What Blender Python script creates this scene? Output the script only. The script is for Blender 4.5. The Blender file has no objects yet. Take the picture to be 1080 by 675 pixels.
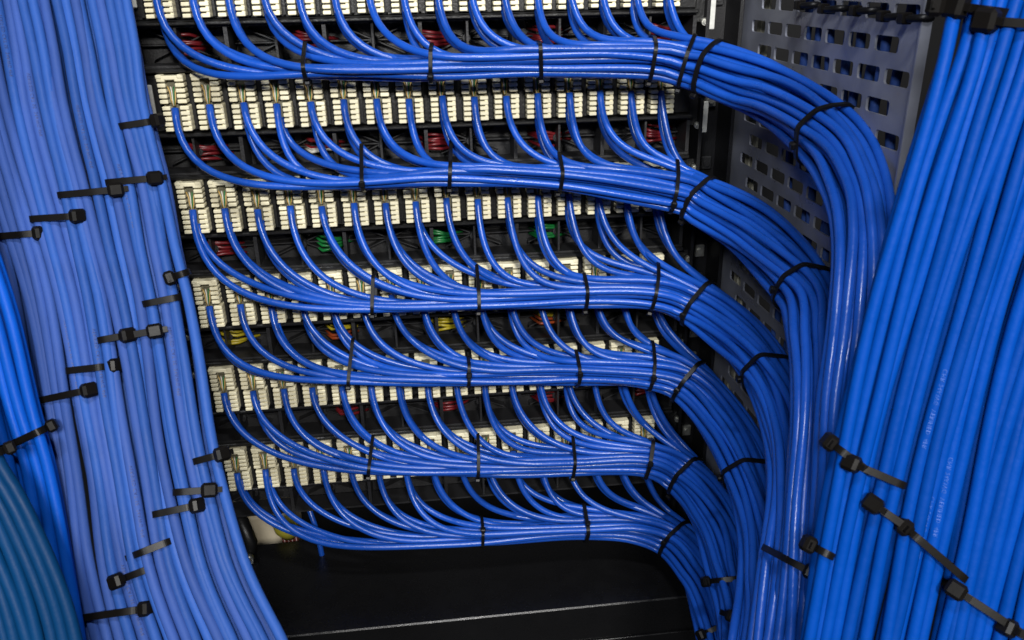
import bpy, bmesh, math, random
from mathutils import Vector, Matrix, noise
rnd = random.Random(7)
PI = math.pi
scene = bpy.context.scene
# ------------------------------------------------------------------ camera
FX = 869.5
CAM = Vector((-0.0113, -0.6948, 0.2141))
ROT = Matrix(((0.99256937, 0.06215748, -0.10460635),
              (-0.12046645, 0.38085848, -0.91675223),
              (-0.01714279, 0.92254174, 0.38551636)))
cd = bpy.data.cameras.new('camera'); cam = bpy.data.objects.new('camera', cd)
scene.collection.objects.link(cam); scene.camera = cam
cam.matrix_world = Matrix.Translation(CAM) @ ROT.to_4x4()
cd.sensor_width = 36; cd.lens = FX / 1080 * 36
cd.clip_start = 0.01; cd.clip_end = 50
cd.dof.use_dof = True; cd.dof.focus_distance = 0.66; cd.dof.aperture_fstop = 20
# ------------------------------------------------------------------ light
w = bpy.data.worlds.new('World'); scene.world = w; w.use_nodes = True
w.node_tree.nodes['Background'].inputs[0].default_value = (0.55, 0.7, 1, 1)
w.node_tree.nodes['Background'].inputs[1].default_value = 0.007
def area(name, loc, target, size, power, col, sy=None):
    l = bpy.data.lights.new(name, 'AREA'); l.energy = power; l.color = col; l.size = size
    if sy: l.shape = 'RECTANGLE'; l.size_y = sy
    o = bpy.data.objects.new(name, l); scene.collection.objects.link(o)
    o.location = loc
    o.rotation_euler = (Vector(target) - Vector(loc)).to_track_quat('-Z', 'Y').to_euler()
    return o
area('key_lamp', (0.14, -1.40, 0.64), (-0.06, 0, -0.05), 0.13, 19, (1.0, 0.97, 0.93))
area('fill_lamp', (-0.42, -1.45, 0.74), (0.15, -0.1, 0.0), 0.2, 12, (0.95, 0.97, 1.0))
area('ceiling_lamp', (0.02, -0.78, 1.05), (0.14, -0.2, -0.05), 0.22, 9, (0.97, 0.98, 1.0), 0.10)
scene.view_settings.view_transform = 'Standard'; scene.view_settings.look = 'None'
scene.view_settings.exposure = 0.0; scene.view_settings.gamma = 1.0
scene.render.resolution_x = 1024; scene.render.resolution_y = 640
# ------------------------------------------------------------------ pixel (of the 1080x675 photograph) + distance -> world point
def ray(x, y): return ROT @ Vector(((x - 540) / FX, -(y - 337.5) / FX, -1.0))
def PZ(x, y, z): return CAM + ray(x, y) * z
def PY(x, y, Y):
    d = ray(x, y); return CAM + d * ((Y - CAM.y) / d.y)
def pix(P):
    q = ROT.transposed() @ (P - CAM)
    return 540 + FX * q.x / -q.z, 337.5 - FX * q.y / -q.z, -q.z
PITCH, ROWP, BH = 0.026, 0.0838, 0.0422
def colx(c): return (c - 7.5) * PITCH
def rowz(r): return -(r - 2.5) * ROWP            # r = 0..5
# ------------------------------------------------------------------ materials
MATS = {}
def mat(name, col, rough=0.5, metal=0.0, spec=0.5, bump=0.0, bscale=400, var=0.0, coat=0.0, vscale=60, sub=0.0, rvar=0.0):
    if name in MATS: return MATS[name]
    m = bpy.data.materials.new(name); m.use_nodes = True; MATS[name] = m
    n, l = m.node_tree.nodes, m.node_tree.links
    b = n['Principled BSDF']
    b.inputs['Base Color'].default_value = (*col, 1); b.inputs['Roughness'].default_value = rough
    b.inputs['Metallic'].default_value = metal; b.inputs['Specular IOR Level'].default_value = spec
    b.inputs['Coat Weight'].default_value = coat; b.inputs['Coat Roughness'].default_value = 0.2
    if sub:
        b.inputs['Subsurface Weight'].default_value = sub
        b.inputs['Subsurface Scale'].default_value = 0.001
    tc = n.new('ShaderNodeTexCoord')
    if var or rvar:
        t = n.new('ShaderNodeTexNoise'); t.inputs['Scale'].default_value = vscale; t.inputs['Detail'].default_value = 4
        l.new(tc.outputs['Object'], t.inputs['Vector'])
        if var:
            oi = n.new('ShaderNodeObjectInfo')
            mx = n.new('ShaderNodeMath'); mx.operation = 'ADD'
            l.new(t.outputs['Fac'], mx.inputs[0]); l.new(oi.outputs['Random'], mx.inputs[1])
            mr = n.new('ShaderNodeMapRange'); mr.inputs['From Min'].default_value = 0.4; mr.inputs['From Max'].default_value = 1.6
            mr.inputs['To Min'].default_value = 1 - var; mr.inputs['To Max'].default_value = 1 + var
            l.new(mx.outputs[0], mr.inputs['Value'])
            hs = n.new('ShaderNodeHueSaturation'); hs.inputs['Color'].default_value = (*col, 1)
            l.new(mr.outputs[0], hs.inputs['Value']); l.new(hs.outputs[0], b.inputs['Base Color'])
        if rvar:
            mr2 = n.new('ShaderNodeMapRange'); mr2.inputs['To Min'].default_value = max(.05, rough - rvar); mr2.inputs['To Max'].default_value = rough + rvar
            mr2.inputs['From Min'].default_value = .3; mr2.inputs['From Max'].default_value = .7
            l.new(t.outputs['Fac'], mr2.inputs['Value']); l.new(mr2.outputs[0], b.inputs['Roughness'])
    if bump:
        t2 = n.new('ShaderNodeTexNoise'); t2.inputs['Scale'].default_value = bscale; t2.inputs['Detail'].default_value = 3
        l.new(tc.outputs['Object'], t2.inputs['Vector'])
        bp = n.new('ShaderNodeBump'); bp.inputs['Strength'].default_value = bump; bp.inputs['Distance'].default_value = 0.0006
        l.new(t2.outputs['Fac'], bp.inputs['Height']); l.new(bp.outputs[0], b.inputs['Normal'])
    return m
M_ROYAL = mat('royal_blue_pvc', (0.008, 0.066, 0.38), 0.30, spec=0.42, bump=0.35, bscale=260, var=0.16, rvar=0.08)
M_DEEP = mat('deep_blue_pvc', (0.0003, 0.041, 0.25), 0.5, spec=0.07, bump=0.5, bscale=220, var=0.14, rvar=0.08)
M_PERI = mat('periwinkle_blue_pvc', (0.029, 0.068, 0.25), 0.6, spec=0.15, bump=0.5, bscale=240, var=0.2, rvar=0.08)
M_BRIGHT = mat('bright_blue_pvc', (0.002, 0.085, 0.5), 0.5, spec=0.15, bump=0.4, bscale=240, var=0.1, rvar=0.06)
M_TEAL = mat('teal_blue_pvc', (0.0008, 0.028, 0.092), 0.5, spec=0.12, bump=0.4, bscale=220, var=0.15, rvar=0.06)
M_TIE = mat('black_nylon', (0.005, 0.005, 0.006), 0.36, spec=0.16, bump=0.05, bscale=300)
M_TIE2 = mat('warm_black_nylon', (0.005, 0.0044, 0.004), 0.34, spec=0.10, bump=0.06, bscale=250)
M_CREAM = mat('cream_plastic', (0.85, 0.79, 0.56), 0.45, bump=0.15, bscale=900, var=0.06, sub=0.0)
M_CREAM_SHADE = mat('shaded_cream_plastic', (0.15, 0.14, 0.09), 0.6, bump=0.2, bscale=900)  # the cream plastic darkened, painted shade for the connector recesses
M_BLACK = mat('black_plastic', (0.009, 0.009, 0.009), 0.38, bump=0.4, bscale=500, var=0.3)
M_BLACK2 = mat('dull_black_plastic', (0.013, 0.013, 0.014), 0.5, bump=0.4, bscale=500, var=0.25)
M_POST = mat('black_powder_coat', (0.004, 0.004, 0.005), 0.45, bump=0.4, bscale=900)
M_CASE = mat('black_enamelled_steel', (0.005, 0.005, 0.0055), 0.28, spec=0.45, bump=0.25, bscale=1200, rvar=0.08)
M_PLATE = mat('galvanised_steel', (0.34, 0.355, 0.42), 0.34, metal=0.35, bump=0.5, bscale=70, var=0.4, rvar=0.12, vscale=25)
M_ZINC = mat('zinc', (0.55, 0.55, 0.5), 0.35, metal=0.9, bump=0.3, bscale=500, rvar=0.1)
M_LABEL = mat('grey_white_plastic', (0.5, 0.5, 0.46), 0.5, bump=0.5, bscale=300, var=0.3, vscale=300)
M_BEIGE = mat('beige_paint', (0.66, 0.58, 0.42), 0.5, bump=0.2, var=0.1)
M_YEL = mat('yellow_plastic', (0.30, 0.27, 0.03), 0.35)
M_RED = mat('red_wire', (0.15, 0.010, 0.014), 0.35)
M_GREEN = mat('green_wire', (0.008, 0.14, 0.03), 0.35)
M_YW = mat('yellow_wire', (0.38, 0.30, 0.015), 0.35)
M_ORW = mat('orange_wire', (0.28, 0.05, 0.012), 0.35)
M_WHT = mat('white_wire', (0.6, 0.58, 0.5), 0.4)
M_COPPER = mat('copper_pair', (0.5, 0.33, 0.1), 0.4)
M_BROWN = mat('dark_red_wire', (0.10, 0.02, 0.015), 0.4)
M_WALL = mat('dark_cabinet_steel', (0.004, 0.004, 0.005), 0.6, bump=0.3)
M_INK = mat('dark_blue_ink', (0.004, 0.014, 0.10), 0.5)
M_INK2 = mat('pale_blue_ink', (0.005, 0.070, 0.34), 0.5)
# ------------------------------------------------------------------ mesh helpers
COL = scene.collection
class MB:
    def __init__(s): s.v = []; s.f = []; s.sm = []; s.mi = []
    def add(s, v, f, smooth=False, mi=0):
        k = len(s.v); s.v += [Vector(a) for a in v]; s.f += [tuple(i + k for i in a) for a in f]
        s.sm += [smooth] * len(f); s.mi += [mi] * len(f)
    def box(s, c, d, R=None, mi=0, bev=0.0):
        hx, hy, hz = d[0] / 2, d[1] / 2, d[2] / 2
        if bev:
            bev = min(bev, min(hx, hy, hz) * .8)
            vs = []; f = []
            # chamfered box: 24 verts
            idx = {}
            for sx in (-1, 1):
                for sy in (-1, 1):
                    for sz in (-1, 1):
                        for ax in range(3):
                            p = [sx * (hx - bev), sy * (hy - bev), sz * (hz - bev)]
                            p[ax] = (sx * hx, sy * hy, sz * hz)[ax]
                            idx[(sx, sy, sz, ax)] = len(vs); vs.append(Vector(p))
            def q(*k): f.append([idx[a] for a in k])
            for ax in range(3):
                o = [a for a in range(3) if a != ax]
                for sg in (-1, 1):
                    ks = []
                    for a, b in ((-1, -1), (1, -1), (1, 1), (-1, 1)):
                        t = [0, 0, 0]; t[ax] = sg; t[o[0]] = a; t[o[1]] = b
                        ks.append((t[0], t[1], t[2], ax))
                    q(*ks)
            for ax in range(3):   # edges along axis ax
                o = [a for a in range(3) if a != ax]
                for a in (-1, 1):
                    for b in (-1, 1):
                        t1 = [0, 0, 0]; t1[o[0]] = a; t1[o[1]] = b
                        A = list(t1); A[ax] = -1; B = list(t1); B[ax] = 1
                        q((*A, o[0]), (*A, o[1]), (*B, o[1]), (*B, o[0]))
            for sx in (-1, 1):
                for sy in (-1, 1):
                    for sz in (-1, 1): q((sx, sy, sz, 0), (sx, sy, sz, 1), (sx, sy, sz, 2))
        else:
            vs = [Vector((x, y, z)) for x in (-hx, hx) for y in (-hy, hy) for z in (-hz, hz)]
            f = [(0, 1, 3, 2), (4, 6, 7, 5), (0, 4, 5, 1), (2, 3, 7, 6), (0, 2, 6, 4), (1, 5, 7, 3)]
        if R: vs = [R @ a for a in vs]
        s.add([a + Vector(c) for a in vs], f, False, mi)
    def tube(s, pts, r, n=10, mi=0, cap=True, ref=None):
        pts = [Vector(p) for p in pts]; m = len(pts)
        T = []
        for i in range(m):
            a = pts[max(0, i - 1)]; b = pts[min(m - 1, i + 1)]
            d = b - a; T.append(d.normalized() if d.length > 1e-12 else Vector((0, 0, 1)))
        N = (ref or Vector((0.3, -1, 0.2))).copy(); N = (N - T[0] * N.dot(T[0])).normalized()
        vs = []; fs = []
        for i in range(m):
            N = (N - T[i] * N.dot(T[i])).normalized(); B = T[i].cross(N)
            rr = r[i] if isinstance(r, (list, tuple)) else r
            for k in range(n):
                a = 2 * PI * k / n
                vs.append(pts[i] + (N * math.cos(a) + B * math.sin(a)) * rr)
        for i in range(m - 1):
            for k in range(n):
                k2 = (k + 1) % n
                fs.append((i * n + k, i * n + k2, (i + 1) * n + k2, (i + 1) * n + k))
        s.add(vs, fs, True, mi)
        if cap:
            k0 = len(s.v) - m * n
            s.f.append(tuple(k0 + i for i in reversed(range(n)))); s.sm.append(False); s.mi.append(mi)
            s.f.append(tuple(k0 + (m - 1) * n + i for i in range(n))); s.sm.append(False); s.mi.append(mi)
    def cyl(s, a, b, r, n=14, mi=0): s.tube([a, b], r, n, mi)
    def build(s, name, m, parent=None, origin=None):
        o0 = Vector(origin) if origin is not None else Vector((0, 0, 0))
        me = bpy.data.meshes.new(name); me.from_pydata([tuple(v - o0) for v in s.v], [], s.f)
        me.polygons.foreach_set('use_smooth', s.sm)
        ms = m if isinstance(m, (list, tuple)) else [m]
        for a in ms: me.materials.append(a)
        if len(ms) > 1: me.polygons.foreach_set('material_index', s.mi)
        me.update()
        o = bpy.data.objects.new(name, me); COL.objects.link(o)
        if parent: o.parent = parent; o.location = o0 - parent.location
        else: o.location = o0
        return o
def tag(o, label=None, cat=None, group=None, kind=None):
    if label: o['label'] = label
    if cat: o['category'] = cat
    if group: o['group'] = group
    if kind: o['kind'] = kind
    return o
def empty(name, loc):
    o = bpy.data.objects.new(name, None); COL.objects.link(o); o.location = loc; o.empty_display_size = .01
    return o
NTH = ['first', 'second', 'third', 'fourth', 'fifth', 'sixth', 'seventh', 'eighth', 'ninth', 'tenth', 'eleventh', 'twelfth',
       'thirteenth', 'fourteenth', 'fifteenth', 'sixteenth', 'seventeenth', 'eighteenth', 'nineteenth', 'twentieth',
       'twenty-first', 'twenty-second', 'twenty-third', 'twenty-fourth']
ROWN = ['top', 'second', 'third', 'fourth', 'fifth', 'bottom']
def catmull(P, n):
    """dense centripetal-ish Catmull-Rom through control points, resampled to n even steps"""
    Q = [P[0] * 2 - P[1]] + list(P) + [P[-1] * 2 - P[-2]]
    out = []
    for i in range(1, len(Q) - 2):
        p0, p1, p2, p3 = Q[i - 1:i + 3]
        for k in range(24):
            t = k / 24
            out.append(0.5 * ((2 * p1) + (p2 - p0) * t + (2 * p0 - 5 * p1 + 4 * p2 - p3) * t * t + (3 * p1 - p0 - 3 * p2 + p3) * t ** 3))
    out.append(P[-1]); return resample(out, n)
def resample(pts, n):
    L = [0]
    for a, b in zip(pts, pts[1:]): L.append(L[-1] + (b - a).length)
    out = []; j = 0
    for i in range(n):
        s = L[-1] * i / (n - 1)
        while j < len(L) - 2 and L[j + 1] < s: j += 1
        t = (s - L[j]) / max(1e-9, L[j + 1] - L[j]); out.append(pts[j].lerp(pts[j + 1], t))
    return out
def interp(tab, x):
    if x <= tab[0][0]: return tab[0][1]
    for (a, u), (b, v) in zip(tab, tab[1:]):
        if x <= b:
            t = (x - a) / (b - a); return u + (v - u) * t
    return tab[-1][1]
def smint(tab, x):
    """smooth interpolation (cubic hermite, finite differences)"""
    n = len(tab)
    if x <= tab[0][0]: return tab[0][1] + (x - tab[0][0]) * (0 if n < 5 or tab[0][0] > -50 else (tab[1][1] - tab[0][1]) / (tab[1][0] - tab[0][0]))
    if x >= tab[-1][0]: return tab[-1][1] + (x - tab[-1][0]) * (0 if tab[-1][0] < 50 else (tab[-1][1] - tab[-2][1]) / (tab[-1][0] - tab[-2][0]))
    for i in range(n - 1):
        if x <= tab[i + 1][0]: break
    def sl(k):
        a = tab[max(0, k - 1)]; b = tab[min(n - 1, k + 1)]; return (b[1] - a[1]) / (b[0] - a[0])
    h = tab[i + 1][0] - tab[i][0]; t = (x - tab[i][0]) / h
    return ((2*t**3 - 3*t*t + 1) * tab[i][1] + (t**3 - 2*t*t + t) * h * sl(i) + (-2*t**3 + 3*t*t) * tab[i + 1][1] + (t**3 - t*t) * h * sl(i + 1))
def wob(seed, s, f=1.0):
    return (math.sin(s * f * 6.1 + seed * 7.3) + 0.7 * math.sin(s * f * 11.7 + seed * 3.1) + 0.4 * math.sin(s * f * 19.3 + seed * 5.7)) / 2.1
# ------------------------------------------------------------------ setting
b = MB(); b.box((0, 0.42, -0.1), (1.6, 0.02, 1.5)); tag(b.build('back_wall', M_WALL), kind='structure')
b = MB(); b.box((0, -0.05, -0.76), (1.6, 0.92, 0.02)); tag(b.build('floor', M_WALL), kind='structure')
# ------------------------------------------------------------------ rack posts
for side, x0, x1 in (('left', -0.262, -0.222), ('right', 0.2315, 0.2625)):
    b = MB(); c = (x0 + x1) / 2
    b.box((c, 0.030, -0.1), (x1 - x0, 0.003, 1.2)); b.box((x0 + .0015 if side == 'right' else x1 - .0015, 0.012, -0.1), (0.003, 0.033, 1.2))
    b.box((x1 - .0015 if side == 'right' else x0 + .0015, 0.012, -0.1), (0.003, 0.033, 1.2))
    root = b.build('rack_post', M_POST, origin=(c, 0.03, -0.7))
    tag(root, 'black rack post at the ' + ('left end of the connector rows beside the pale cables' if side == 'left' else 'right end of the connector rows beside the perforated plate'), 'rack post')
    for r in range(6):
        for dz in (0.012, -0.016):
            s_ = MB(); z = rowz(r) + dz; x = c + (0.004 if side == 'right' else -0.003)
            s_.box((x, 0.0265, z), (0.010, 0.004, 0.012), bev=0.001); s_.cyl((x, 0.0275, z), (x, 0.0225, z), 0.0028, 10)
            s_.build('cage_nut', M_ZINC if (r + (dz > 0)) % 3 else M_BLACK2, root, origin=(x, .0265, z))
# ------------------------------------------------------------------ connector blocks and panels
def block_meshes():
    """one punch-down connector: cream teeth left and right of a channel, in two tiers"""
    out = []
    W_, D = 0.0218, 0.011
    m = MB()
    for tier in (1, -1):
        zc = tier * 0.0106; h = 0.0205; dx = 0.0 if tier == 1 else 0.0012
        yf = -D if tier == 1 else -D - 0.0012
        m.box((dx, -0.002, zc), (W_ - .001, 0.004, h), mi=1)             # base plate, channel shade put into its colour
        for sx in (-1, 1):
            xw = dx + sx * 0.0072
            m.box((xw - sx * .001, -0.0055, zc), (0.0040, 0.0070, h - 0.001), mi=1)   # wall behind the teeth, darkened to paint in the recess shade
            nt = 5
            for k in range(nt):
                z = zc + (k - (nt - 1) / 2) * (h / nt)
                wd = 0.0074 if sx > 0 else 0.0066
                m.box((xw + sx * 0.0002, (yf - .001) / 2, z), (wd, -yf - .001, h / nt * 0.70), mi=0, bev=0.0005)
        if tier == 1:
            m.box((dx, -0.0062, zc + h / 2 - 0.0006), (W_ * .62, 0.0095, 0.0032), mi=0, bev=0.0006)       # top bridge
            for sx in (-1, 1): m.box((dx + sx * .0086, -0.0062, zc + h / 2 + .0003), (0.0050, 0.0105, 0.0030), mi=0, bev=0.0006)
        else:
            m.box((dx + .0095, -0.006, zc), (0.003, 0.0105, h - .003), mi=0, bev=0.0008)
    return m
bm_block = block_meshes()
for v_ in bm_block.v: v_.x *= 0.925
proto_block = bm_block.build('connector_block', [M_CREAM, M_CREAM_SHADE])
def slot_mesh():
    s_ = MB()
    s_.box((0, -0.0045, 0.0075), (0.0050, 0.003, 0.013), mi=0)  # channel floor, its shade painted in with the darkened cream
    for k, (dx, mi) in enumerate(((-.0017, 1), (-.0006, 2), (.0005, 3), (.0016, 1))):
        s_.tube([(dx * .3, -0.0090, -0.001), (dx, -0.0085, 0.004), (dx * 1.2, -0.007, 0.009), (dx * 2.2, -0.0055, 0.0135)], 0.00055, 6, mi)
    return s_
proto_slot = slot_mesh().build('wire_channel', [M_CREAM_SHADE, M_COPPER, M_WHT, M_GREEN])
WIRECOL = {0: ['r', 'r', 'r', 'r', 'r'], 1: ['r', 'rw', 'r', 'r', 'r'], 2: ['r', 'g', 'g', 'g', ''], 3: ['y', 'yr', 'y', 'yr', ''],
           4: ['', 'r', 'r', 'r', 'r'], 5: ['', '', '', '', '']}
ROWDESC = ['cut by the top of the frame, red wires below it', 'fully seen above the second bundle, red wires in its windows',
           'with red then green wires in its windows', 'with yellow wires in its windows', 'half hidden under the fourth bundle, few red wires',
           'just above the black case, no coloured wires']
PANELS = []
for r in range(6):
    zc = rowz(r); root = empty('patch_bay', (0, 0.012, zc)); PANELS.append(root)
    tag(root, ROWN[r] + ' row of cream connectors, ' + ROWDESC[r], 'patch bay', 'rows of connectors stacked in the rack')
    f = MB()
    x0, x1 = -0.2255, 0.2235
    # the strip the blocks are seated in
    f.box((0, 0.006, zc), (x1 - x0, 0.010, BH + 0.003), bev=0.001)
    f.box((0, 0.0005, zc + BH / 2 + 0.0040), (x1 - x0, 0.014, 0.0035), bev=0.0008)
    f.box((0, 0.0005, zc - BH / 2 - 0.0035), (x1 - x0, 0.014, 0.0030), bev=0.0008)
    for c in range(17):
        f.box((colx(c) - PITCH / 2, -0.0012, zc), (0.0022, 0.0055, BH - .002))
    f.build('frame', M_BLACK, root, origin=(0, .012, zc))
    # openwork below the strip
    g = MB(); zt = zc - BH / 2 - 0.006; zb = zc - ROWP + BH / 2 + 0.0065; zm = (zt + zb) / 2; hh = zt - zb
    g.box((0, 0.030, zm), (x1 - x0, 0.002, hh + .006))
    g.box((0, 0.015, zt), (x1 - x0, 0.030, 0.0016)); g.box((0, 0.010, zb), (x1 - x0, 0.024, 0.0018))
    nc = 12; cw = (x1 - x0) / nc
    for i in range(nc + 1): g.box((x0 + i * cw, 0.0145, zm), (0.0018 if i % 2 else 0.003, 0.0285, hh))
    for i in range(0, nc, 2):
        cx = x0 + cw * (i + 1)
        g.cyl((cx, 0.029, zm), (cx, 0.013, zm), 0.0032, 14); g.cyl((cx, 0.0135, zm), (cx, 0.0110, zm), 0.0018, 10)
        for a in range(8):
            if a in (2, 6): continue
            an = a * PI / 4 + 0.25 * (a % 2 == 0) * 0
            d = Vector((math.cos(an) * cw * .93, 0, math.sin(an) * hh * .52))
            p = Vector((cx, 0.025, zm)); q = p + d; mid = (p + q) / 2
            R = (q - p).to_track_quat('X', 'Z').to_matrix()
            g.box(mid, ((q - p).length, 0.0105, 0.0010), R)
    g.build('rib_lattice', M_BLACK2, root, origin=(0, .012, zc))
    for c in range(16):
        for pr in ((proto_block,) ):
            o = pr if (r == 0 and c == 0) else pr.copy()
            if o is not pr: COL.objects.link(o)
            o.parent = root; o.location = Vector((colx(c) + rnd.uniform(-.0004, .0004), 0.0, zc + rnd.uniform(-.0004, .0004))) - root.location
            s_ = proto_slot if (r == 0 and c == 0) else proto_slot.copy()
            if s_ is not proto_slot: COL.objects.link(s_)
            s_.parent = o; s_.location = (0, -.0, 0)
    for k in range(5):
        code = WIRECOL[r][k]
        if not code: continue
        h = MB(); cx = colx(0.02 + 3.72 * k) - 0.003; z0 = zm + 0.001
        for i in range(5):
            mi = {'r': 0, 'g': 1, 'y': 2}[code[0]]
            if len(code) > 1 and i in (0, 1): mi = 4 if code[1] == 'w' else 3
            if code[0] == 'r' and r < 2 and k == 0 and i == 5: mi = 4
            zz = z0 + (i - 2) * 0.0033 + rnd.uniform(-.0018, .0018); sl = rnd.uniform(-.002, .002)
            h.tube([(cx - .004, 0.027, zz + .002 + sl), (cx + .004, 0.015, zz + sl * .5), (cx + .016, 0.016, z0 + (zz - z0) * .8 - .001 + rnd.uniform(-.002, .002)),
                    (cx + .028 + rnd.uniform(-.006, .006), 0.027, z0 + (zz - z0) * .7 - .003 - sl)], 0.0014, 7, mi)
        h.build('wire_fan', [M_RED, M_GREEN, M_YW, M_ORW, M_WHT], root, origin=(cx, .014, z0))
    # ears and their screws
    for sg in (-1, 1):
        ex = 0.2275 if sg > 0 else -0.2122
        e = MB()
        if sg < 0: e.box((ex - .0008, -0.0065, zc + .001), (0.0052, 0.003, 0.028), bev=0.0007); e.box((ex - .006, 0.002, zc), (0.018, .003, BH - .004), mi=1)
        else:
            e.box((ex, 0.004, zc - .006), (0.0080, 0.003, BH + .012), mi=1)
            e.box((ex + 0.009, -0.002, zc - 0.026), (0.0058, 0.002, 0.026), bev=0.0005)
        eo = e.build('mounting_ear', [M_LABEL, M_BLACK], root, origin=(ex, .003, zc))
        for dz in (0.014, -0.033):
            q = MB(); xx = ex + (0.004 if sg > 0 else -0.0085)
            q.cyl((xx, 0.002, zc + dz), (xx, -0.0022, zc + dz), 0.0030, 14); q.cyl((xx, -0.002, zc + dz), (xx, -0.0035, zc + dz), 0.0019, 10)
            q.build('screw', M_ZINC, eo, origin=(xx, 0, zc + dz)).location = Vector((xx, 0, zc + dz)) - Vector((ex, .003, zc))
# ------------------------------------------------------------------ black case at the bottom and what stands behind it
cz = -0.3284
b = MB(); b.box((0.03, -0.033, cz - 0.06), (0.47, 0.138, 0.12), bev=0.0012)
case = b.build('steel_case', M_CASE, origin=(0.03, -0.04, cz - 0.12))
tag(case, 'black enamelled steel case under the bottom bundle, its front edge catching the light', 'equipment case')
b = MB(); b.box((0.03, -0.1032, cz - 0.075), (0.44, 0.002, 0.07), bev=.0005); b.build('front_panel', M_CASE, case, origin=(0.03, -.1, cz - .075))
for x in (-0.182, -0.16):
    pass
b = MB()
sc = PY(262, 592, -0.006); b.cyl(sc + Vector((0, .006, 0)), sc, 0.0048, 14); b.cyl(sc, sc + Vector((0, -.004, 0)), 0.003, 10)
b.box(sc + Vector((-.007, .002, -.004)), (.006, .005, .006), bev=.001)
b.build('corner_screw', M_ZINC, case, origin=sc)
b = MB(); P = PY(286, 575, 0.11); b.box(P + Vector((-.03, .03, -.03)), (0.115, 0.06, 0.14), bev=.003)
bx = tag(b.build('metal_box', M_BEIGE, origin=P), 'beige painted box seen through the gap behind the black case', 'box')
b = MB(); b.cyl(P + Vector((-.045, -.012, .012)), P + Vector((-.045, .002, .012)), 0.016, 18); b.build('vent_cap', M_BLACK2, bx, origin=P)
b = MB(); P = PY(304, 556, 0.05); b.tube([P + Vector((0, 0, -.012)), P + Vector((0, 0, -.002)), P + Vector((0, 0, .004)), P + Vector((0, 0, .009))], [0.007, 0.014, 0.015, 0.010], 16)
yc = tag(b.build('wire_nut', M_YEL, origin=P), 'yellow plastic cap on dark red wires behind the black case', 'cap')
for k in range(4):
    b = MB(); q = P + Vector((-.006 + .004 * k, .001 * (k % 2), -.011)); b.tube([q, q + Vector((.001, 0, -.03)), q + Vector((-.003, 0, -.07))], 0.0022, 8)
    b.build('wire', M_BROWN, yc, origin=q)
P = PY(259, 563, 0.02)
b = MB(); b.tube([P + Vector((-.02, .03, .012)), P + Vector((-.004, .01, .008)), P + Vector((.004, 0, -.01)), P + Vector((-.002, 0, -.04))], 0.0065, 12)
tag(b.build('black_cable', M_BLACK, origin=P), 'thick black cable end beside the beige box, left of the yellow cap', 'cable')
A = PY(333, 557, 0.01); B = PY(341, 592, 0.01)
b = MB(); b.tube(catmull([A + (A - B) * .8 + Vector((-.01, .02, 0)), A, B, B + (B - A) * .6 + Vector((.002, 0, 0))], 14), 0.0028, 10)
tag(b.build('patch_cable', M_ROYAL, origin=A), 'short single blue cable dropping behind the black case, right of the yellow cap', 'cable')
# ------------------------------------------------------------------ perforated plate
PX = 0.266
def perforated_plate():
    y_far, y_near = 0.006, -0.256
    pw, ph = 0.0315, 0.0177
    hw, hh, rr = 0.0258, 0.0090, 0.0022
    th = 0.0016
    z_hi, z_lo = 0.1735 + 0.0177 * 10.5, -0.46
    b = MB(); nrow = int((z_hi - z_lo) / ph); row = 0
    def quadring(y0, y1, z0, z1, hole):
        # outer 16 points matched with inner rounded hole
        inner = []
        if hole:
            cy, cz_ = hole
            for (sy, sz), a0 in (((1, 1), 0), ((-1, 1), 90), ((-1, -1), 180), ((1, -1), 270)):
                for k in range(4):
                    a = math.radians(a0 + 30 * k)
                    inner.append((cy + sy * (hw / 2 - rr) + rr * math.cos(a), cz_ + sz * (hh / 2 - rr) + rr * math.sin(a)))
            outer = []
            for i, (yy, zz) in enumerate(inner):
                c, k = divmod(i, 4)
                cor = [(y1, z1), (y0, z1), (y0, z0), (y1, z0)][c]
                if k in (1, 2): outer.append(cor)
                elif (c in (0, 2)) == (k == 0): outer.append((cor[0], zz))
                else: outer.append((yy, cor[1]))
            n = 16
            vs = []
            for x in (PX, PX + th):
                vs += [(x, a, c) for a, c in outer]; vs += [(x, a, c) for a, c in inner]
            fs = []
            for i in range(n):
                j = (i + 1) % n
                if (outer[i][0] - outer[j][0]) ** 2 + (outer[i][1] - outer[j][1]) ** 2 < 1e-14:
                    fs.append((i, n + j, n + i)); fs.append((2 * n + i, 3 * n + i, 3 * n + j))
                else:
                    fs.append((i, j, n + j, n + i)); fs.append((2 * n + i, 3 * n + i, 3 * n + j, 2 * n + j))
                fs.append((n + i, n + j, 3 * n + j, 3 * n + i))
            b.add(vs, fs)
        else:
            vs = [(x, a, c) for x in (PX, PX + th) for a, c in ((y0, z0), (y1, z0), (y1, z1), (y0, z1))]
            b.add(vs, [(0, 1, 2, 3), (4, 7, 6, 5)])
    for i in range(nrow):
        z0 = z_hi - (i + 1) * ph; z1 = z0 + ph
        off = (i % 2) * pw / 2
        y = y_far; e = -0.124 + pw * 3.5 - off
        quadring(e, y, z0, z1, None); y = e
        while y - pw > y_near + .002:
            quadring(y - pw, y, z0, z1, ((2 * y - pw) / 2, (z0 + z1) / 2)); y -= pw
        quadring(y_near, y, z0, z1, None)
    # folded edges
    zlen = nrow * ph; zc = z_hi - zlen / 2
    b.box((PX - 0.0012, y_near - .0006, zc), (0.006, 0.0014, zlen))
    return b
pl = perforated_plate().build('perforated_plate', M_PLATE, origin=(PX, -0.12, -0.46))
tag(pl, 'dark galvanised plate with staggered rectangular holes, right of the connector rows', 'perforated plate')
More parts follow.
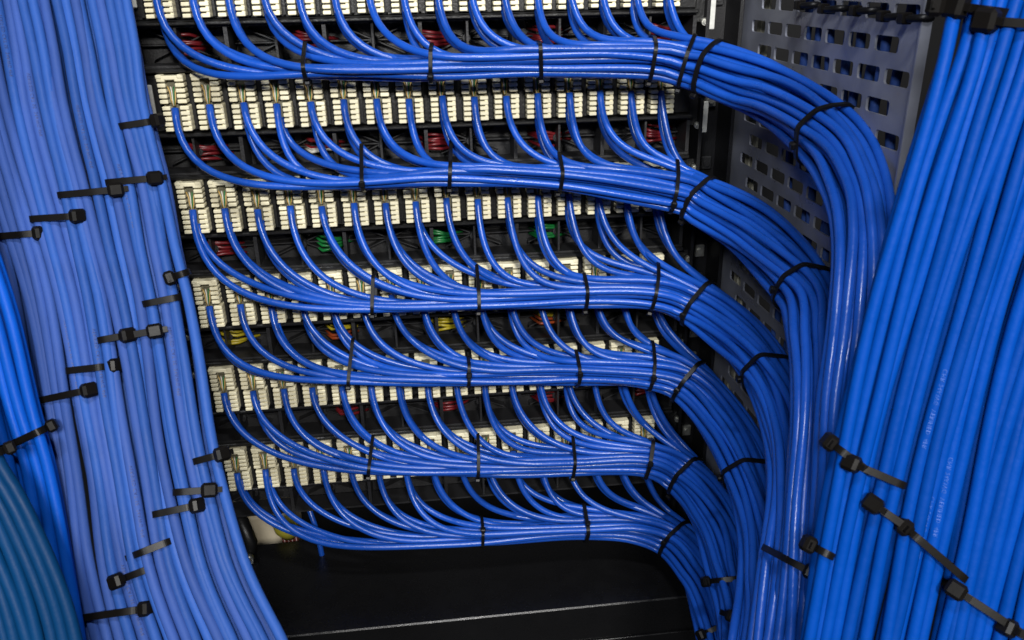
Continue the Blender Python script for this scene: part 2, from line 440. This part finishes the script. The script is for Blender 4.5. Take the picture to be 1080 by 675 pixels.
# pale strips that show in the far holes
b = MB()
for y in (0.000, -0.0125): b.box((PX + 0.012, y - 0.004, -0.06), (0.002, 0.0075, 0.8))
tag(b.build('side_rail', mat('pale_zinc', (0.5, 0.48, 0.38), 0.4, metal=.4, bump=.5, bscale=200, var=.3, vscale=40), origin=(PX + .012, -.006, -.46)),
    'pale zinc rail glimpsed through the far left holes of the perforated plate', 'rail')
# ------------------------------------------------------------------ cables
RC = 0.0029
ALL = []          # (points, radius, info) of every cable for the ties
ncab = [0]
def cable(pts, r, m, label, group, n=10, tagk='', ref=None, tip=False):
    b = MB(); b.tube(pts, r, n)
    o = b.build('patch_cable', m, origin=pts[0])
    tag(o, label, 'cable', group)
    ALL.append((pts, r, tagk)); ncab[0] += 1
    return o
# bundle spines: (px, py, distance code); ('Y', y) a depth plane parallel to the rack, ('z', d) a distance from the lens
SP = [
 [(150, 66, 'Y', -.036), (240, 63, 'Y', -.038), (320, 60, 'Y', -.040), (456, 60, 'Y', -.042), (570, 58, 'Y', -.045), (685, 59, 'Y', -.052), (722, 66, 'Y', -.060), (748, 73, 'Y', -.072),
  (810, 98, 'z', .590), (872, 142, 'z', .530), (902, 190, 'z', .495), (914, 250, 'z', .470), (910, 340, 'z', .450), (897, 430, 'z', .448), (893, 520, 'z', .452), (884, 610, 'z', .455), (872, 700, 'z', .455), (860, 790, 'z', .455)],
 [(170, 176, 'Y', -.036), (260, 178, 'Y', -.038), (382, 178, 'Y', -.040), (473, 175, 'Y', -.042), (590, 180, 'Y', -.045), (712, 198, 'Y', -.056), (742, 213, 'Y', -.064),
  (795, 246, 'z', .630), (848, 302, 'z', .570), (862, 362, 'z', .525), (866, 440, 'z', .493), (862, 520, 'z', .480), (856, 610, 'z', .474), (846, 700, 'z', .470), (836, 790, 'z', .468)],
 [(200, 300, 'Y', -.036), (290, 304, 'Y', -.038), (392, 310, 'Y', -.040), (503, 308, 'Y', -.042), (617, 303, 'Y', -.045), (692, 304, 'Y', -.054), (734, 320, 'Y', -.064),
  (778, 354, 'z', .670), (812, 396, 'z', .622), (832, 450, 'z', .578), (840, 520, 'z', .532), (834, 610, 'z', .498), (824, 700, 'z', .478), (814, 790, 'z', .468)],
 [(220, 368, 'Y', -.036), (290, 378, 'Y', -.038), (368, 385, 'Y', -.040), (495, 387, 'Y', -.042), (606, 386, 'Y', -.045), (688, 389, 'Y', -.052), (728, 404, 'Y', -.064),
  (764, 448, 'z', .705), (790, 502, 'z', .658), (805, 560, 'z', .610), (808, 630, 'z', .555), (802, 700, 'z', .515), (790, 790, 'z', .50)],
 [(235, 462, 'Y', -.036), (310, 474, 'Y', -.038), (392, 482, 'Y', -.040), (503, 484, 'Y', -.042), (603, 482, 'Y', -.045), (683, 481, 'Y', -.052), (723, 503, 'Y', -.066),
  (756, 548, 'z', .722), (772, 605, 'z', .672), (782, 660, 'z', .625), (786, 720, 'z', .58), (785, 790, 'z', .545)],
 [(250, 540, 'Y', -.036), (320, 556, 'Y', -.038), (400, 562, 'Y', -.040), (507, 557, 'Y', -.042), (618, 551, 'Y', -.046), (672, 552, 'Y', -.052), (712, 568, 'Y', -.066),
  (741, 606, 'z', .755), (757, 655, 'z', .71), (766, 710, 'z', .665), (770, 790, 'z', .61)],
]
def world(wp):
    return PY(wp[0], wp[1], wp[3]) if wp[2] == 'Y' else PZ(wp[0], wp[1], wp[3])
def make_spine(r):
    P = [world(q) for q in SP[r]]
    P.append(P[-1] + (P[-1] - P[-2]) * 1.5)
    S = catmull(P, 260)
    T = [(S[min(i + 1, 259)] - S[max(i - 1, 0)]).normalized() for i in range(260)]
    V = []; U = []; L = [0]
    for i in range(260):
        c = (Vector((0, -1, 0.28)) * .6 + (CAM - S[i]).normalized() * .4)
        v = (c - T[i] * c.dot(T[i])).normalized(); V.append(v); U.append(v.cross(T[i]).normalized())
        if i: L.append(L[-1] + (S[i] - S[i - 1]).length)
    return S, T, U, V, L
def section(n, a, bb):
    """hexagonal slots inside an ellipse (a across, bb deep, in cable diameters), bottom to top"""
    c = []
    for i in range(-6, 7):
        for j in range(-8, 9):
            u = j * 0.5 * 1.0 + 0; v = i * 0.866
            if (j + i) % 2: continue
            c.append((u, v))
    c.sort(key=lambda q: (q[0] / a) ** 2 + (q[1] / bb) ** 2 + 1e-4 * q[0])
    return c[:n]
SPINES = []
SOFF = {}
WLAB = ['upper', 'lower']
for r in range(6):
    S, T, U, V, L = make_spine(r); SPINES.append((S, T, U, V, L))
    rr = random.Random(100 + r)
    SOFF[r] = next(L[j] for j in range(260) if S[j].x > 0.12) - 0.20 + 0.08
    cabs = []
    skip = {0: (6,), 1: (0, 10), 2: (3, 9), 3: (1, 11), 4: (8, 13), 5: (2, 12)}[r]
    for c in range(16):
        for k in (0, 1):
            if k and c in skip: continue
            cabs.append((c, k))
    slots = section(len(cabs), 3.0, 2.95)
    # bottom to top with a little disorder in order of joining
    slots.sort(key=lambda q: q[0] + rr.uniform(-.55, .55))
    drift = [rr.random() * 20 for _ in cabs]
    for i, (c, k) in enumerate(cabs):
        x0 = colx(c)
        zst = rowz(r) + (-0.0015 if k == 0 else -0.0125) + rr.uniform(-.0015, .001)
        yst = -0.0098 if k == 0 else -0.0048
        P0 = Vector((x0 + (0.0002 if k == 0 else 0.0007) + rr.uniform(-.0006, .0006), yst, zst))
        t = c / 15
        reach = (0.118 - 0.082 * t) * (1 + rr.uniform(-.24, .24)) + (0.022 if k else 0) * (1 - .4 * t)
        if r >= 2: reach *= 1.12
        xt = P0.x + reach
        # spine sample where x reaches xt
        j = 0
        while j < 250 and S[j].x < P0.x: j += 1
        s0_ = L[j]
        while j < 250 and L[j] < s0_ + reach: j += 1
        u0, v0 = slots[i]
        dia = RC * 2 * 1.02
        sm = []
        rl = L[-1]
        for q in range(j, 260, 2):
            s_ = L[q] / 0.16
            am = min(1.0, 0.5 + (L[q] - L[j]) / 0.2)
            du = wob(drift[i], s_, .42) * 0.42 * am; dv = wob(drift[i] + 9, s_, .38) * 0.34
            fu = smint([(0.0, 0.90), (0.12, 0.92), (0.20, 1.08), (0.245, 1.20), (0.30, 1.20), (0.38, 1.08), (0.9, 0.94)], L[q] - SOFF[r])
            sm.append(S[q] + U[q] * ((u0 + du) * dia * fu) + V[q] * ((v0 + dv) * dia * 1.03))
        J = sm[0]; TJ = (sm[2] - sm[0]).normalized()
        dd = (J - P0).length
        h1 = min(0.058, dd * 0.56) * rr.uniform(.8, 1.25); h2 = dd * 0.42 * rr.uniform(.9, 1.1)
        lean = -0.03 + .09 * rr.random()
        d0 = Vector((lean, -0.38 if k == 0 else -0.25, -1)).normalized()
        C1 = P0 + d0 * h1; C2 = J - TJ * h2
        head = []
        nseg = 22
        for q in range(nseg):
            t_ = q / nseg
            head.append(P0 * (1 - t_) ** 3 + C1 * 3 * t_ * (1 - t_) ** 2 + C2 * 3 * t_ * t_ * (1 - t_) + J * t_ ** 3)
        pts = resample(head + sm, 110)
        lab = 'blue cable from the %s connector of the %s row, leaving its %s half' % (NTH[c], ROWN[r], WLAB[k])
        cable(pts, RC, M_ROYAL, lab, 'blue cables punched down into the connector rows', tagk='b%d' % r)
print('bundle cables', ncab[0])
# ------------------------------------------------------------------ near sheaves
def sheaf(n, Lf, Rf, zf, r, m, y0, y1, seed, key, label, group, amp=0.3, bulge=0.0, extra=0.0, nst=46, order=None, stray=0.0, across=(0, 1)):
    rr = random.Random(seed)
    pos = [(i + .5) / n for i in range(n)]
    for i in range(n):
        k0 = pos[i]; sd = rr.random() * 30; pts = []
        k1 = k0 + (rr.uniform(-stray, stray) * 1.4)
        zj = rr.uniform(-1, 1) * extra
        for q in range(nst):
            t = q / (nst - 1); y = y0 + (y1 - y0) * t
            kk = k0 + (k1 - k0) * t + wob(sd, t, 1.1) * amp / n
            Lx, Rx = smint(Lf, y), smint(Rf, y)
            z = (zf(y, kk) if callable(zf) else zf) + zj + wob(sd + 4, t, 1.0) * 0.0016 - bulge * math.sin(PI * max(0, min(1, kk)))
            pts.append(PZ(Lx + (Rx - Lx) * kk, y, z))
        pts = resample(pts, 96)
        cable(pts, r, m(i) if callable(m) else m, label(i), group, n=12, tagk=key)
PL = [(-120, -105), (0, -75), (150, -42), (300, 2), (430, 26), (500, 38), (590, 46), (675, 60), (780, 84)]
PR = [(a, b_ + 1) for a, b_ in ((-120, 112), (0, 136), (60, 147), (100, 152), (160, 166), (190, 174), (275, 190), (300, 197), (379, 211), (445, 220), (480, 226), (520, 235), (590, 254), (630, 271), (675, 295), (780, 340))]
M_PERI2 = mat('soft_blue_pvc', (0.019, 0.066, 0.26), 0.55, spec=0.16, bump=0.5, bscale=240, var=0.2, rvar=0.08)
PERI = lambda i: M_PERI if (i * 7) % 23 > i - 2 else M_PERI2
def lz(y, k): return 0.490 - 0.00007 * (y - 300)
def side_lab(base, i, n, layer):
    return '%s, %s from the left in the %s layer of %s' % (base, NTH[i] if i < 24 else str(i + 1), layer, 'the pale sheaf')
sheaf(20, PL, PR, lambda y, k: lz(y, k) + .0085, 0.0030, PERI, -250, 900, 11, 'L2', lambda i: side_lab('periwinkle blue cable', i, 17, 'rear'),
      'periwinkle cables of the left sheaf', amp=.5, extra=.001, stray=.02)
sheaf(23, PL, PR, lz, 0.0030, PERI, -250, 900, 12, 'L1', lambda i: side_lab('periwinkle blue cable', i, 18, 'front'),
      'periwinkle cables of the left sheaf', amp=.5, bulge=.004, extra=.0018, stray=.022)
# bright blue group left of it
BR = [(-120, -60), (200, -22), (330, 18), (430, 42), (500, 62), (590, 78), (680, 90), (780, 101)]
BL = [(a, b_ - 56) for a, b_ in BR]
sheaf(4, BL, BR, .452, 0.0030, M_BRIGHT, -200, 900, 21, 'B1', lambda i: 'bright blue cable, %s from the left between teal and pale cables' % NTH[i], 'bright blue cables at the left edge', amp=.3, extra=.001)
sheaf(4, [(a, b_ - 54) for a, b_ in BR], [(a, b_ + 4) for a, b_ in BR], .461, 0.0030, M_BRIGHT, -200, 900, 22, 'B2', lambda i: 'bright blue cable, %s from the left behind the front bright cables' % NTH[i], 'bright blue cables at the left edge', amp=.3, extra=.001)
TR = [(-120, -190), (100, -128), (300, -70), (400, -34), (485, 2), (520, 24), (560, 44), (610, 66), (650, 80), (700, 92), (780, 104)]
TL = [(a, b_ - 88) for a, b_ in TR]
sheaf(7, TL, TR, .400, 0.0030, M_TEAL, -120, 900, 31, 'T1', lambda i: 'teal cable, %s from the left in the lower left corner, front layer' % NTH[i], 'teal cables in the lower left corner', amp=.3, extra=.001, nst=46)
sheaf(4, TL, [(a, b_ - 6) for a, b_ in TR], .408, 0.0031, M_TEAL, -120, 900, 32, 'T2', lambda i: 'teal cable, %s from the left in the lower left corner, behind' % NTH[i], 'teal cables in the lower left corner', amp=.3, extra=.001, nst=46)
# right sheaf
RL = [(-120, 1040), (0, 1004), (60, 990), (190, 953), (320, 919), (450, 888), (560, 864), (675, 842), (780, 822)]
RW = 288
RR = [(-120, 1390), (0, 1352), (190, 1270), (320, 1222), (450, 1180), (560, 1150), (675, 1118), (780, 1090)]
def rz(y, k): return smint([(-120, .352), (0, .356), (200, .372), (400, .390), (600, .402), (780, .408)], y) - 0.035 * k
RLAB = lambda lay: (lambda i: 'deep blue cable, %s from the left in the %s layer of the big right sheaf' % (NTH[i], lay))
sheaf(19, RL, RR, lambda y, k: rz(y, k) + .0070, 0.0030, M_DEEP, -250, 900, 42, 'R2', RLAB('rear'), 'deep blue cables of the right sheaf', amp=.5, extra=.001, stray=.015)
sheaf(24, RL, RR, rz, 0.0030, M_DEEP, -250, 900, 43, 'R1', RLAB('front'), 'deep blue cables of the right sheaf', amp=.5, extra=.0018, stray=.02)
# cables behind the perforated plate
for i in range(9):
    rr = random.Random(500 + i); y = -0.100 - 0.0175 * i; pts = []
    for q in range(30):
        z = 0.36 - q * 0.03
        pts.append(Vector((PX + 0.0075 + .004 * (i % 2) + .002 * wob(i, q * .1), y + .006 * wob(i + 3, q * .1) + .00 * q, z)))
    cable(resample(pts, 50), 0.003, M_PERI, 'blue cable behind the perforated plate, %s from its rack side' % NTH[i], 'cables seen through the perforated plate', tagk='P')
print('cables', ncab[0])
assert ncab[0] <= 299
# ------------------------------------------------------------------ cable ties
def hull2(P):
    P = sorted(set((round(a, 6), round(c, 6)) for a, c in P))
    def half(Q):
        h = []
        for p in Q:
            while len(h) > 1 and (h[-1][0] - h[-2][0]) * (p[1] - h[-2][1]) - (h[-1][1] - h[-2][1]) * (p[0] - h[-2][0]) <= 0: h.pop()
            h.append(p)
        return h
    a = half(P); c = half(P[::-1]); return a[:-1] + c[:-1]
def plane_hits(O, N, keys, test):
    out = []
    for pts, r, k in ALL:
        if k not in keys: continue
        for a, c in zip(pts, pts[1:]):
            da = (a - O).dot(N); dc = (c - O).dot(N)
            if da * dc <= 0 and abs(da - dc) > 1e-9:
                p = a.lerp(c, da / (da - dc))
                if test(p): out.append((p, r)); break
    return out
NT = [0]
def tie(hits, O, N, headpix, label, width=0.0030, th=0.0011, m=M_TIE, head=0.0055, tail=0.004, group='black nylon cable ties'):
    if len(hits) < 2: print('no hits', label); return
    A = (Vector((0, 0, 1)) if abs(N.z) < .8 else Vector((1, 0, 0))); A = (A - N * A.dot(N)).normalized(); B = N.cross(A)
    P2 = []
    for p, r in hits:
        a, c = (p - O).dot(A), (p - O).dot(B)
        for k in range(12):
            an = k * PI / 6; P2.append((a + math.cos(an) * (r + .0002), c + math.sin(an) * (r + .0002)))
    H = hull2(P2); n0 = len(H)
    loop = [O + A * a + B * c for a, c in H]; loop.append(loop[0])
    loop = resample(loop, 97)[:-1]; n = len(loop)
    for it in range(5):
        loop = [(loop[i - 1] + loop[i] * 2 + loop[(i + 1) % n]) * .25 for i in range(n)]
    cen = sum(loop, Vector()) / n
    loop = [p + (p - cen).normalized() * .0004 for p in loop]
    vs = []; fs = []
    for i in range(n):
        t = (loop[(i + 1) % n] - loop[i - 1]).normalized(); o = t.cross(N).normalized()
        if o.dot(loop[i] - cen) < 0: o = -o
        p = loop[i]
        vs += [p - N * width / 2, p + N * width / 2, p + N * (width / 2) * .92 + o * th, p - N * (width / 2) * .92 + o * th]
    for i in range(n):
        j = (i + 1) % n
        for k in range(4): fs.append((i * 4 + k, i * 4 + (k + 1) % 4, j * 4 + (k + 1) % 4, j * 4 + k))
    b = MB(); b.add(vs, fs, False)
    # head
    bi, bd = 0, 1e9
    for i in range(n):
        x, y, z = pix(loop[i]); d = math.hypot(x - headpix[0], y - headpix[1]) + max(0, (z - pix(cen)[2])) * 9000
        if d < bd: bd, bi = d, i
    p = loop[bi]; t = (loop[(bi + 1) % n] - loop[bi - 1]).normalized(); o = t.cross(N).normalized()
    if o.dot(p - cen) < 0: o = -o
    strap = b.build('cable_tie', m, origin=p); tag(strap, label, 'cable tie', group); NT[0] += 1
    R = Matrix((t, N, o)).transposed()
    h = MB(); h.box(p + o * (th + head * .30), (head, head * .95, head * .72), R, bev=head * .17)
    if tail: h.box(p + o * (th + head * .35) + t * (head * .45 + tail / 2), (tail, width * .8, th), R)
    h.build('head', m, strap, origin=p)
# ties round the six bundles: photo pixel on the spine, tilt of the loop in the photo
BT = [
 [(320, 62), (456, 61), (570, 59), (685, 59), (722, 67), (747, 74), (872, 143)],
 [(382, 180), (473, 176), (590, 181), (712, 198), (740, 212), (850, 305)],
 [(392, 311), (503, 308), (617, 303), (692, 303), (735, 320), (811, 395)],
 [(368, 385), (495, 387), (606, 386), (688, 389), (727, 403), (790, 502)],
 [(392, 484), (503, 484), (603, 482), (683, 482), (724, 505)],
 [(507, 557), (618, 551), (712, 567)],
]
HEADAT = {0: 'under the top bundle'}
for r in range(6):
    S, T, U, V, L = SPINES[r]
    for i, (x, y) in enumerate(BT[r]):
        bd, bj = 1e9, 0
        for j in range(260):
            a, c, z = pix(S[j]); d = math.hypot(a - x, c - y)
            if d < bd: bd, bj = d, j
        O = S[bj]; N = T[bj]
        rt = random.Random(r * 20 + i)
        N = (N + U[bj] * rt.uniform(-.06, .06) + V[bj] * rt.uniform(-.05, .05)).normalized()
        hits = plane_hits(O, N, ('b%d' % r,), lambda p: (p - O).length < 0.036 and abs((p - O).dot(U[bj])) < 0.0265)
        # cables still high on their way down are not caught by the tie
        hits = [h for h in hits if (h[0] - O).dot(U[bj]) < 0.021]
        down = i < len(BT[r]) - 2
        a, c, z = pix(O - U[bj] * .03 if (down and rt.random() < .75) else O + V[bj] * -.03 - U[bj] * .01)
        tie(hits, O, N, (a, c), 'black cable tie, %s from the left round the %s blue bundle' % (NTH[i], ROWN[r]), head=0.005, tail=0.003 if down else 0, width=.0031 if down else .0037, th=.0011 if down else .0015)
def mass_tie(A, B, z, keys, where, head='A', m=M_TIE2, width=0.0041, dz=0.012, hs=0.0088, pad=3):
    PA, PB = PZ(*A, z), PZ(*B, z); mid = (PA + PB) / 2
    X = (PB - PA).normalized(); D = (mid - CAM).normalized(); N = X.cross(D).normalized()
    Lh = (PB - PA).length / 2; md = pix(mid)[2]
    def test(p):
        q = (p - mid).dot(X); return abs(q) < Lh + 0.0008 and abs(pix(p)[2] - md) < dz
    hits = plane_hits(mid, N, keys, test)
    hp = A if head == 'A' else B
    tie(hits, mid, N, hp, 'black cable tie ' + where, width=width, m=m, head=hs, th=.0013, tail=0.003)
LK = ('L1', 'L2')
LT = [((134, 132), (160, 128), 'B', 'nearest the top of the pale sheaf, at its right edge'),
      ((118, 192), (161, 188), 'B', 'at the right end of the upper stepped row on the pale sheaf'),
      ((70, 205), (122, 200), 'B', 'second from the right in the upper stepped row on the pale sheaf'),
      ((31, 231), (78, 228), 'B', 'third from the right in the upper stepped row on the pale sheaf'),
      ((-12, 250), (38, 246), 'B', 'touching the left border of the photo on the pale sheaf'),
      ((182, 292), (204, 285), 'A', 'small, at the right edge beside the fourth connector row'),
      ((155, 320), (190, 313), 'B', 'just below the small one beside the fourth connector row'),
      ((127, 355), (163, 349), 'B', 'at the right end of the middle stepped row on the pale sheaf'),
      ((104, 359), (131, 354), 'B', 'second from the right in the middle stepped row, overlapping its neighbour'),
      ((72, 391), (116, 386), 'B', 'third from the right in the middle stepped row on the pale sheaf'),
      ((34, 424), (90, 412), 'B', 'at the left end of the middle stepped row, long and grey'),
      ((208, 486), (230, 480), 'B', 'at the right edge beside the bottom connector row'),
      ((189, 519), (220, 517), 'B', 'on the right of the lower stepped row, below the bottom connectors'),
      ((170, 541), (203, 534), 'B', 'third of the lower stepped row on the pale sheaf'),
      ((148, 583), (176, 572), 'A', 'short and steep, in the lower stepped row on the pale sheaf'),
      ((128, 611), (154, 601), 'A', 'steep, just above the lowest long tie of the pale sheaf'),
      ((85, 652), (147, 643), 'B', 'long and lowest on the pale sheaf, near the bottom of the photo')]
for A_, B_, h_, w_ in LT: mass_tie(A_, B_, lz((A_[1] + B_[1]) / 2, .5) - .003, LK, w_, h_)
mass_tie((-25, 486), (52, 450), 0.452, ('B1', 'B2'), 'wide, round the bright blue cables above the teal ones', 'B', hs=.0075)
mass_tie((-60, 500), (16, 470), 0.404, ('T1', 'T2'), 'round the teal cables at the left border', 'B', hs=.007)
RK = ('R1', 'R2')
RT = [((876, 467), (912, 494), 'A', .389, 'uppermost of the lower right diagonal chain'),
      ((902, 490), (944, 508), 'A', .389, 'second of the lower right diagonal chain'),
      ((923, 533), (962, 560), 'A', .388, 'third of the lower right diagonal chain, with a square head'),
      ((959, 560), (1008, 602), 'A', .386, 'fourth and long in the lower right diagonal chain'),
      ((1008, 622), (1072, 664), 'A', .382, 'long and lowest but one in the lower right diagonal chain'),
      ((1068, 664), (1120, 690), 'A', .378, 'cut by the lower right corner'),
      ((838, 566), (874, 585), 'A', .402, 'short, with its head left of the diagonal chain'),
      ((976, 4), (1014, 6), 'A', .357, 'at the top of the big right sheaf, left of two others'),
      ((1012, 7), (1050, 12), 'A', .354, 'at the top of the big right sheaf, between two others'),
      ((1046, 22), (1110, 27), 'A', .350, 'at the top of the big right sheaf, lowest of three')]
for A_, B_, h_, z_, w_ in RT: mass_tie(A_, B_, z_, RK, w_, h_, hs=.0086 if A_[1] > 100 else .0105, width=.0037, dz=.014)
BKS = ('b0', 'b1', 'b2', 'b3', 'b4', 'b5')
mass_tie((820, 585), (856, 604), .480, ('b1', 'b2'), 'curved, just left of the short one, on the merged bundles', 'B', m=M_TIE, dz=.03)
mass_tie((749, 613), (789, 609), .660, ('b4',), 'straight and short, round the fifth bundle near the black case', 'A', m=M_TIE, dz=.03)
mass_tie((772, 650), (814, 666), .580, ('b3', 'b4'), 'slanting, on the merged bundles at the bottom of the photo', 'A', m=M_TIE, dz=.05)
mass_tie((743, 668), (772, 655), .695, ('b5',), 'lowest on the bottom bundle, cut by its own curve', 'A', m=M_TIE, dz=.03)
# ties through the plate's top holes: small loops round nothing but the plate web
for i, (x, y, w_) in enumerate(((852, 6, 24), (880, 10, 26), (912, 12, 26), (945, 18, 28), (965, 20, 20))):
    d = ray(x, y); t = (PX - .002 - CAM.x) / d.x; O = CAM + d * t
    b = MB(); ring = []
    for k in range(25):
        a = 2 * PI * k / 24; ring.append(O + Vector((math.sin(a) * .006, math.cos(a) * 0.011, -.001 * math.cos(a))))
    nn = len(ring); vs = []
    b.tube(ring, 0.0021, 8, cap=False)
    st = b.build('cable_tie', M_TIE, origin=O)
    tag(st, 'black cable tie looped through the top holes of the perforated plate, %s from the left' % NTH[i], 'cable tie', 'black nylon cable ties')
    h = MB(); h.box(O + Vector((-.006, .0 + .003 * (i % 2), .0005)), (.006, .0068, .0062), bev=.0008); h.build('head', M_TIE2, st, origin=O)
print('ties', NT[0])
# ------------------------------------------------------------------ faint printing on some near cables
def printed(idx, text, s0, ang, m, size=0.0027, rep=1, gap=.02):
    pts, r, _ = ALL[idx]
    cu = bpy.data.curves.new('t', 'FONT'); cu.body = text; cu.size = size; cu.align_y = 'CENTER'; cu.space_character = 1.15
    cu.resolution_u = 2
    to = bpy.data.objects.new('t', cu); COL.objects.link(to)
    me = bpy.data.meshes.new_from_object(to.evaluated_get(bpy.context.evaluated_depsgraph_get()))
    bpy.data.objects.remove(to); bpy.data.curves.remove(cu)
    L = [0]
    for a, c in zip(pts, pts[1:]): L.append(L[-1] + (c - a).length)
    host = CABOBJ[idx]
    vs = []
    for v in me.vertices:
        s_ = s0 + v.co.x; j = 0
        while j < len(L) - 2 and L[j + 1] < s_: j += 1
        t = (s_ - L[j]) / (L[j + 1] - L[j]); p = pts[j].lerp(pts[j + 1], t)
        tj = (pts[min(j + 2, len(pts) - 1)] - pts[max(0, j - 1)]).normalized()
        n = (CAM - p); n = (n - tj * n.dot(tj)).normalized(); bq = tj.cross(n)
        a = ang - v.co.y / r * 1.0
        vs.append(p + (n * math.cos(a) - bq * math.sin(a)) * (r + 0.00012) - host.location)
    for v, c in zip(me.vertices, vs): v.co = c
    me.materials.clear(); me.materials.append(m); me.name = 'printed_text'
    o = bpy.data.objects.new('printed_text', me); COL.objects.link(o); o.parent = host
CABOBJ = {}
cobs = [o for o in bpy.data.objects if o.name.startswith('patch_cable')]
bykey = {}
for i, (pts, r, k) in enumerate(ALL):
    bykey.setdefault(k, []).append(i)
loc2 = {}
for o in cobs: loc2[tuple(round(a, 5) for a in o.location)] = o
for i, (pts, r, k) in enumerate(ALL):
    CABOBJ[i] = loc2.get(tuple(round(a, 5) for a in pts[0]))
bpy.context.view_layer.update()
def tryprint(key, n, *a, **k):
    i = bykey[key][n]
    if CABOBJ[i] is not None: printed(i, *a, **k)
for n, s0 in ((7, .10), (9, .14), (10, .30), (12, .38), (14, .16), (8, .44), (17, .2), (19, .3), (15, .5), (6, .3)):
    tryprint('L1', n, 'VERIFIED CAT 5E  24AWG 4PR', s0 + .075, 0.1, M_INK)
for n, s0 in ((7, .20), (9, .26), (10, .24)):
    tryprint('R1', n, 'CMR 24AWG  VERIFIED  4PR', s0 + .06, 0.15, M_INK2)
